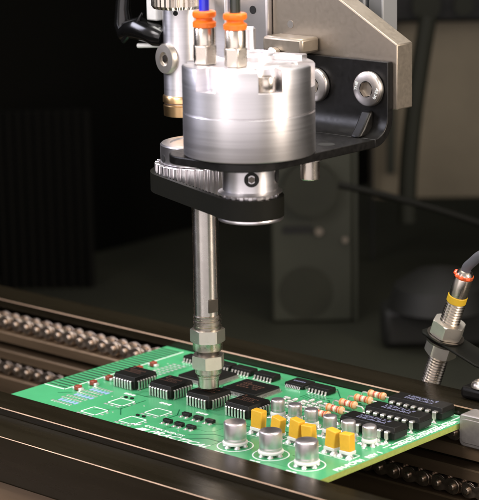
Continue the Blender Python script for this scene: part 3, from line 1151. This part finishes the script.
# button screws with hex sockets
def button_screw(m, mt, r=4.9, root=None):
    s = empty('button_screw')
    MB().lathe([(r, 0), (r, 1.0), (r * .96, 1.35), (r * .9, 1.5), (r * .5, 1.7), (r * .46, 1.7)], 48, m, cap=False).build('head', mt, s, ang=50)
    MB().prism(ngon(6, r * .44, .2), .6, .62, m).build('socket', bronze, s)
    q = MB()
    hx = ngon(6, r * .46, .2)
    vs = [m @ Vector((x, y, 1.7)) for x, y in hx] + [m @ Vector((x * .96, y * .96, .6)) for x, y in hx]
    cyl = ngon(48, r * .46)
    q.add(vs, [(i, (i + 1) % 6, 6 + (i + 1) % 6, 6 + i) for i in range(6)])
    q.build('socket_wall', mt, s)
    hp(s)
    return s
mY = T(25.6, 27.25, 93.9) @ RX(90)
s1 = button_screw(mY, steel)
s2 = button_screw(T(6.4, 27.25, 93.3) @ RX(90), steel)
# stamped strength marks of the stainless screw heads, highlights painted as white ink
def stamp(body, sz, ang, rad, cxz, tilt):
    m0 = Matrix.Translation(Vector((cxz[0], 27.25 - 1.60, cxz[1])) * S) @ RX(90) @ RZ(ang) @ Matrix.Translation(Vector((0, rad, 0)) * S) @ Matrix.Translation(Vector((-sz * .33 * len(body), -sz * .35, 0)) * S)
    o = text_mesh('stamped_mark', body, sz, ink, None, 0, 0, 0, 0, 0, .02, .12, 1, m=m0)
    hp(o)
stamp('THE', 1.35, 78, 3.5, (25.6, 93.9), 0)
stamp('A2-70', 1.25, -115, 3.5, (25.6, 93.9), 0)

# champagne plate with 45 degree cut
YX = Matrix(((1, 0, 0, 0), (0, 0, 1, 0), (0, 1, 0, 0), (0, 0, 0, 1)))   # (x, z) outline extruded along y
hp(MB().prism([(33, 88.2), (33, 106.2), (1, 124.0), (1, 150), (-12, 150), (-12, 88.2)], 30.0, 37.0, YX).build('champagne_plate', bronze, bevel=.35))
blk_ = hp(MB().box(-9.0, 5.6, 22.0, 29.8, 102.2, 106.6).build('stop_block', bronze, bevel=.8))
hp(MB().lathe([(0, 0), (1.1, 0), (1.1, .15), (0, .15)], 20, T(-5.2, 30.0, 109.3) @ RX(90)).build('plate_screw', steel))
hp(MB().lathe([(2.2, 0), (2.2, 1.8), (1.2, 2.4), (0, 2.5)], 24, T(-4.0, 21.9, 101.6) @ RX(90)).build('stop_screw', nickel))

# carriage block and spindle tube behind the motor
hp(MB().box(-37.0, -12.2, 28.0, 40.0, 92, 150).build('carriage_block', aluh, bevel=.8))
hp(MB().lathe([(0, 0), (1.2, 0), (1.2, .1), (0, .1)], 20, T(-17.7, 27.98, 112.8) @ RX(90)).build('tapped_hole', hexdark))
hp(MB().box(-31.5, -27, 26.5, 28, 92, 150).build('guide_strip', alu, bevel=.5))
SPX, SPY = -42.0, 24.0
hp(MB().lathe([(5.6, 84), (5.9, 84.2), (5.9, 150)], 64, T(SPX, SPY, 0)).build('spindle_tube', alu, ang=40))
hp(MB().lathe([(5.0, 80.3), (6.1, 80.6), (6.2, 83.6), (5.9, 83.9), (5.9, 84.4), (6.35, 84.7), (6.35, 86.4), (6.1, 86.7)], 64, T(SPX, SPY, 0)).build('brass_ring', brass, ang=40))
an = math.degrees(math.atan2(-0.74, 0.67)) - 52
ms = T(SPX, SPY, 97.8) @ RZ(an) @ T(5.4, 0, 0) @ RY(90)
s3 = empty('side_screw')
MB().lathe([(4.5, 0), (4.5, 1.2), (4.2, 1.7), (2.1, 1.8), (2.0, .9), (0, .9)], 40, ms, cap=True).build('screw_head', nutm, s3, ang=40)
MB().lathe([(1.2, 1.0), (1.2, 1.5), (0, 1.6)], 6, ms).build('socket', darksteel, s3)
hp(s3)
an2 = math.degrees(math.atan2(-0.74, 0.67)) - 18
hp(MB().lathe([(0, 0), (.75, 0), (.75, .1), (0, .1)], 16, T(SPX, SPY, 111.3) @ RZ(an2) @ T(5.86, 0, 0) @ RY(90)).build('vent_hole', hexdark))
def knurl(a): return 1 + .02 * math.cos(a * 30)
kn = hp(MB().lathe([(3.5, 113.0), (7.0, 113.3), (7.6, 114.2), (7.6, 117.5), (6.8, 118.4), (0, 118.4)], 180, T(-36.5, 16.5, 0), rfun=knurl).build('knurled_knob', nickel, ang=30))
# black connector, white tab and pin on the left
cn = empty('cable_connector')
pts = [(-46.5, 20.5, 103.5), (-49, 20, 104.2), (-52, 20, 104.8), (-56, 20, 105.6), (-60, 20.3, 105.2), (-63, 21, 103.9), (-64.5, 22, 106), (-64.8, 22, 111), (-64, 22, 116), (-64, 22, 125)]
MB().tube(pts, [2.6, 3.4, 3.1, 3.5, 3.0, 2.7, 3.0, 2.3, 2.3, 2.3], 20).build('boot', blackp, cn)
MB().tube([(-62, 19, 101.5), (-58, 18.6, 104.6), (-55, 18.4, 107.8), (-53.6, 19, 110.6)], [.8, .9, .8, .3], 10).build('tie_wrap', blackp, cn)
hp(cn)
hp(MB().tube([(-57.6, 21, 100.3), (-46, 21, 101.3)], .75, 12).build('white_pin', whitep))
hp(MB().box(-53, -48.6, 20, 24, 108.3, 135).build('white_block', whitep, bevel=.5))
# screw under the shelf
hp(MB().lathe([(2.3, 72.6), (2.6, 72.9), (2.6, 78.6)], 40, T(25.9, -1.4 + 2.6, 0)).build('spacer_screw', nickel, ang=40))
hp(MB().lathe([(3.2, 77.8), (3.2, 78.6)], 40, T(25.9, 1.2, 0)).build('washer', steel, ang=40))
# drive pulley under the motor
pg = empty('drive_pulley')
MB().lathe([(7.9, 63.0), (8.7, 63.2), (8.8, 63.7), (8.7, 64.0), (7.0, 64.1)], 64, mc).build('lower_flange', aluh, pg, ang=40)
MB().prism(toothed(20, 7.6, 6.8), 64.0, 70.4, mc).build('teeth', aluh, pg)
MB().lathe([(7.0, 70.3), (8.5, 70.5), (8.6, 70.8), (7.9, 71.2), (7.4, 71.4), (7.4, 78.2), (7.0, 78.6)], 64, mc).build('hub', alu, pg, ang=40)
an3 = -48 + 3
ms3 = mc @ RZ(an3) @ T(7.35, 0, 75.1) @ RY(90)
MB().lathe([(2.0, 0), (2.0, .12), (1.15, .12), (1.1, .0), (0, 0)], 32, ms3).build('set_screw', hexdark, pg)
MB().lathe([(.9, .1), (.9, .2), (0, .2)], 6, ms3).build('socket', darksteel, pg)
ms4 = mc @ RZ(an3 + 75) @ T(7.35, 0, 75.1) @ RY(90)
MB().lathe([(2.0, 0), (2.0, .12), (0, .12)], 32, ms4).build('set_screw', hexdark, pg)
hp(pg)

# timing belt around both pulleys
def belt_path(c1, r1, c2, r2, n=60):
    c1, c2 = Vector(c1), Vector(c2)
    d = c2 - c1
    D = d.length
    base = math.atan2(d.y, d.x)
    off = math.acos((r1 - r2) / D)
    pts = []
    a0, a1 = base + off, base + 2 * math.pi - off
    k1 = 70
    for k in range(k1 + 1):
        a = a0 + (a1 - a0) * k / k1
        pts.append(c1 + Vector((math.cos(a), math.sin(a))) * r1)
    p_end = c2 + Vector((math.cos(a1), math.sin(a1))) * r2
    p_st = pts[-1]
    for k in range(1, 24): pts.append(p_st.lerp(p_end, k / 24))
    b0, b1 = base - off, base + off
    k2 = 36
    for k in range(k2 + 1):
        a = b0 + (b1 - b0) * k / k2
        pts.append(c2 + Vector((math.cos(a), math.sin(a))) * r2)
    p_st, p_end = pts[-1], pts[0]
    for k in range(1, 24): pts.append(p_st.lerp(p_end, k / 24))
    return pts
belt = empty('timing_belt', (0, 0, 64))
tag(belt, 'black toothed rubber belt looped around the two pulleys under the motor', 'belt')
cA, cM = (A[0], A[1]), (Mx, My)
po = belt_path(cA, 15.3, cM, 9.0)
pi_ = belt_path(cA, 14.1, cM, 7.75)
mb = MB()
n = len(po)
vs = [(p.x, p.y, .15) for p in po] + [(p.x, p.y, 5.55) for p in po] + [(p.x, p.y, 5.55) for p in pi_] + [(p.x, p.y, .15) for p in pi_]
for i in range(n):
    j = (i + 1) % n
    for a, b in ((0, 1), (1, 2), (2, 3), (3, 0)):
        mb.f.append([a * n + i, a * n + j, b * n + j, b * n + i]); mb.mi.append(0)
mb.v = [Vector(p) for p in vs]
mb.build('belt_band', rubber, belt, ang=30)
tb = MB()
# teeth along the inside
per = 0
acc = 0
prev = pi_[0]
for i in range(1, n + 1):
    p = pi_[i % n]
    seg_ = (p - prev).length
    pos = 0
    while acc + (seg_ - pos) >= 2.0:
        step = 2.0 - acc
        pos += step; acc = 0
        q = prev.lerp(p, pos / seg_)
        t = (p - prev).normalized()
        m = T(q.x, q.y, 0) @ RZ(math.degrees(math.atan2(t.y, t.x)))
        tb.box(-.5, .5, -.05, .75, .2, 5.5, m=m)
    acc += seg_ - pos
    prev = p
tb.build('belt_teeth', rubber, belt, smooth=False)

# air tubes pushed into the fittings
t1 = MB().tube([(9.6, -21.6, 116), (9.6, -21.6, 122), (9.5, -21.5, 132), (9.2, -21.2, 160)], 1.32, 24).build('air_tube', bluet)
tag(t1, 'bright blue plastic air tube pushed into the orange fitting', 'air tube', 'air tubes on the motor')
t2 = MB().tube([(19.9, -21.0, 116), (19.9, -21.0, 122), (19.8, -21, 132), (19.5, -20.5, 160)], 1.42, 24).build('air_tube', blackt)
tag(t2, 'dark green-black air tube pushed into the second orange fitting', 'air tube', 'air tubes on the motor')

# ================================================================== SENSOR
ax = Vector((12.9, 0, 37.5)).normalized()
base = Vector((21.9, 60, -.5))
se = empty('proximity_sensor', base)
tag(se, 'slanted threaded steel sensor with two hex nuts, yellow band and glowing red ring', 'sensor')
q = Vector((0, 0, 1)).rotation_difference(ax).to_matrix().to_4x4()
def sb_(mb, name, mt, **k):
    mb.xform(q)
    o = mb.build(name, mt, se, **k)
    return o
th = []
z = -8.0
while z < 29.6:
    th += [(2.6, z), (3.0, z + .38), (3.0, z + .46), (2.6, z + .84)]
    z += .9
sb_(MB().lathe(th, 40), 'threaded_body', nickel, ang=20)
def simple_hex(zb, zt, rad, rot=0):
    mb = MB()
    n = 72
    def hr(a):
        a = (a + rot) % (math.pi / 3)
        return math.cos(math.pi / 6) / math.cos(a - math.pi / 6)
    vs, fs = [], []
    for k in range(n):
        a = 2 * math.pi * k / n
        h_ = rad * hr(a); ins = min(h_, rad * .92)
        for (r_, z_) in ((2.6, zb), (ins, zb), (h_, zb + (h_ - ins) * .6 + .02), (h_, zt - (h_ - ins) * .6 - .02), (ins, zt), (2.6, zt)):
            vs.append((r_ * math.cos(a), r_ * math.sin(a), z_))
    for k in range(n):
        k2 = (k + 1) % n
        for i in range(5): fs.append((k * 6 + i, k2 * 6 + i, k2 * 6 + i + 1, k * 6 + i + 1))
    return mb.add(vs, fs)
sb_(simple_hex(12.0, 16.2, 4.9, .5), 'hex_nut', nutm, ang=25)
sb_(MB().lathe([(2.6, 16.3), (5.6, 16.3), (5.6, 16.9), (2.6, 16.9)], 48), 'washer', darksteel, ang=30)
sb_(MB().lathe([(2.6, 17.9), (5.6, 17.9), (5.6, 18.4), (2.6, 18.4)], 48), 'washer', darksteel, ang=30)
sb_(simple_hex(18.5, 22.9, 5.2, .1), 'hex_nut', nutm, ang=25)
sb_(MB().lathe([(2.75, 29.6), (2.9, 29.8), (2.9, 31.7), (2.75, 31.9)], 40), 'yellow_band', yband, ang=30)
sb_(MB().lathe([(2.6, 31.8), (2.75, 32.0), (2.75, 37.6), (2.6, 37.9)], 40), 'sleeve', nickel, ang=30)
sb_(MB().lathe([(2.65, 37.8), (2.8, 38.0), (2.8, 38.8), (2.6, 39.0)], 40), 'indicator_ring', amber, ang=40)
sb_(MB().lathe([(2.6, 38.95), (2.3, 39.6), (1.6, 40.2), (1.5, 40.2)], 40), 'end_cap', nickel, ang=40)
for a in (190, 215, 250, 285, 330):
    sb_(MB().lathe([(0, -.3), (.6, 0), (.6, .5), (0, .8)], 12, RZ(a) @ T(2.6, 0, 38.5)), 'indicator_lamp', led)
# cable
top = ax * 40
pts = [top, top + ax * 1.5, Vector((15.6, 0, 41.0)), Vector((17.6, 0, 43.0)), Vector((20.5, 0, 44.3)), Vector((25, -1, 44.8)), Vector((34, -2, 44.0)), Vector((60, -3, 38))]
def smooth(pts, it=2):
    for _ in range(it):
        o = [pts[0]]
        for a, b in zip(pts[:-1], pts[1:]): o += [a * .75 + b * .25, a * .25 + b * .75]
        o.append(pts[-1]); pts = o
    return pts
MB().tube(smooth(pts, 2), 1.45, 16).build('cable', greyc, se)

sbk = empty('sensor_bracket', (30, 60, 2.6))
tag(sbk, 'black angled sensor bracket with a button head screw on the back rail', 'bracket')
def bk2(o):
    o.parent = sbk; o.matrix_parent_inverse = Matrix.Translation(-sbk.location); return o
mq = Matrix.Translation(base) @ q
bk2(MB().prism([(-6.2, -3.6), (-5, -4.8), (5, -4.8), (15, -4.8), (17, -4), (17, 5), (-4, 5), (-6.2, 3.6)], 17.0, 17.8, mq).build('arm_plate', rubber, bevel=.3))
bk2(MB().box(41, 62, 49, 64, 2.7, 6.4).build('foot_block', bracketm, bevel=1.2))
bk2(MB().prism([(44, 2.7), (60, 2.7), (60, 22), (52, 22)], 58, 62, YX).build('web', bracketm, bevel=.5))
MBs = MB().lathe([(3.0, 0), (3.0, .5), (2.7, 1.3), (1.9, 1.9), (1.2, 2.05), (1.1, 1.3), (0, 1.3)], 40, T(46.5, 52.0, 6.4))
bk2(MBs.build('button_screw', steel, ang=50))

# board clamp block at the right
cl = empty('board_clamp', (56, 37, -6))
tag(cl, 'grey rounded metal clamp block at the right corner of the green board', 'clamp')
def ck(o):
    o.parent = cl; o.matrix_parent_inverse = Matrix.Translation(-cl.location); return o
ck(MB().prism(rrect(50.4, 70, -6.2, 3.2, (1.6, 1, 1, 1.2), 6), 36.0, 42.5, YX).build('block', clampm, bevel=.35))
ck(MB().prism(rrect(51.4, 70, -5.0, 2.0, (1, 1, 1, 1), 6), 35.7, 35.98, YX).build('face_plate', clampm, bevel=.1))

# let every mesh-only child inherit a sensible name and finish
bpy.context.view_layer.update()
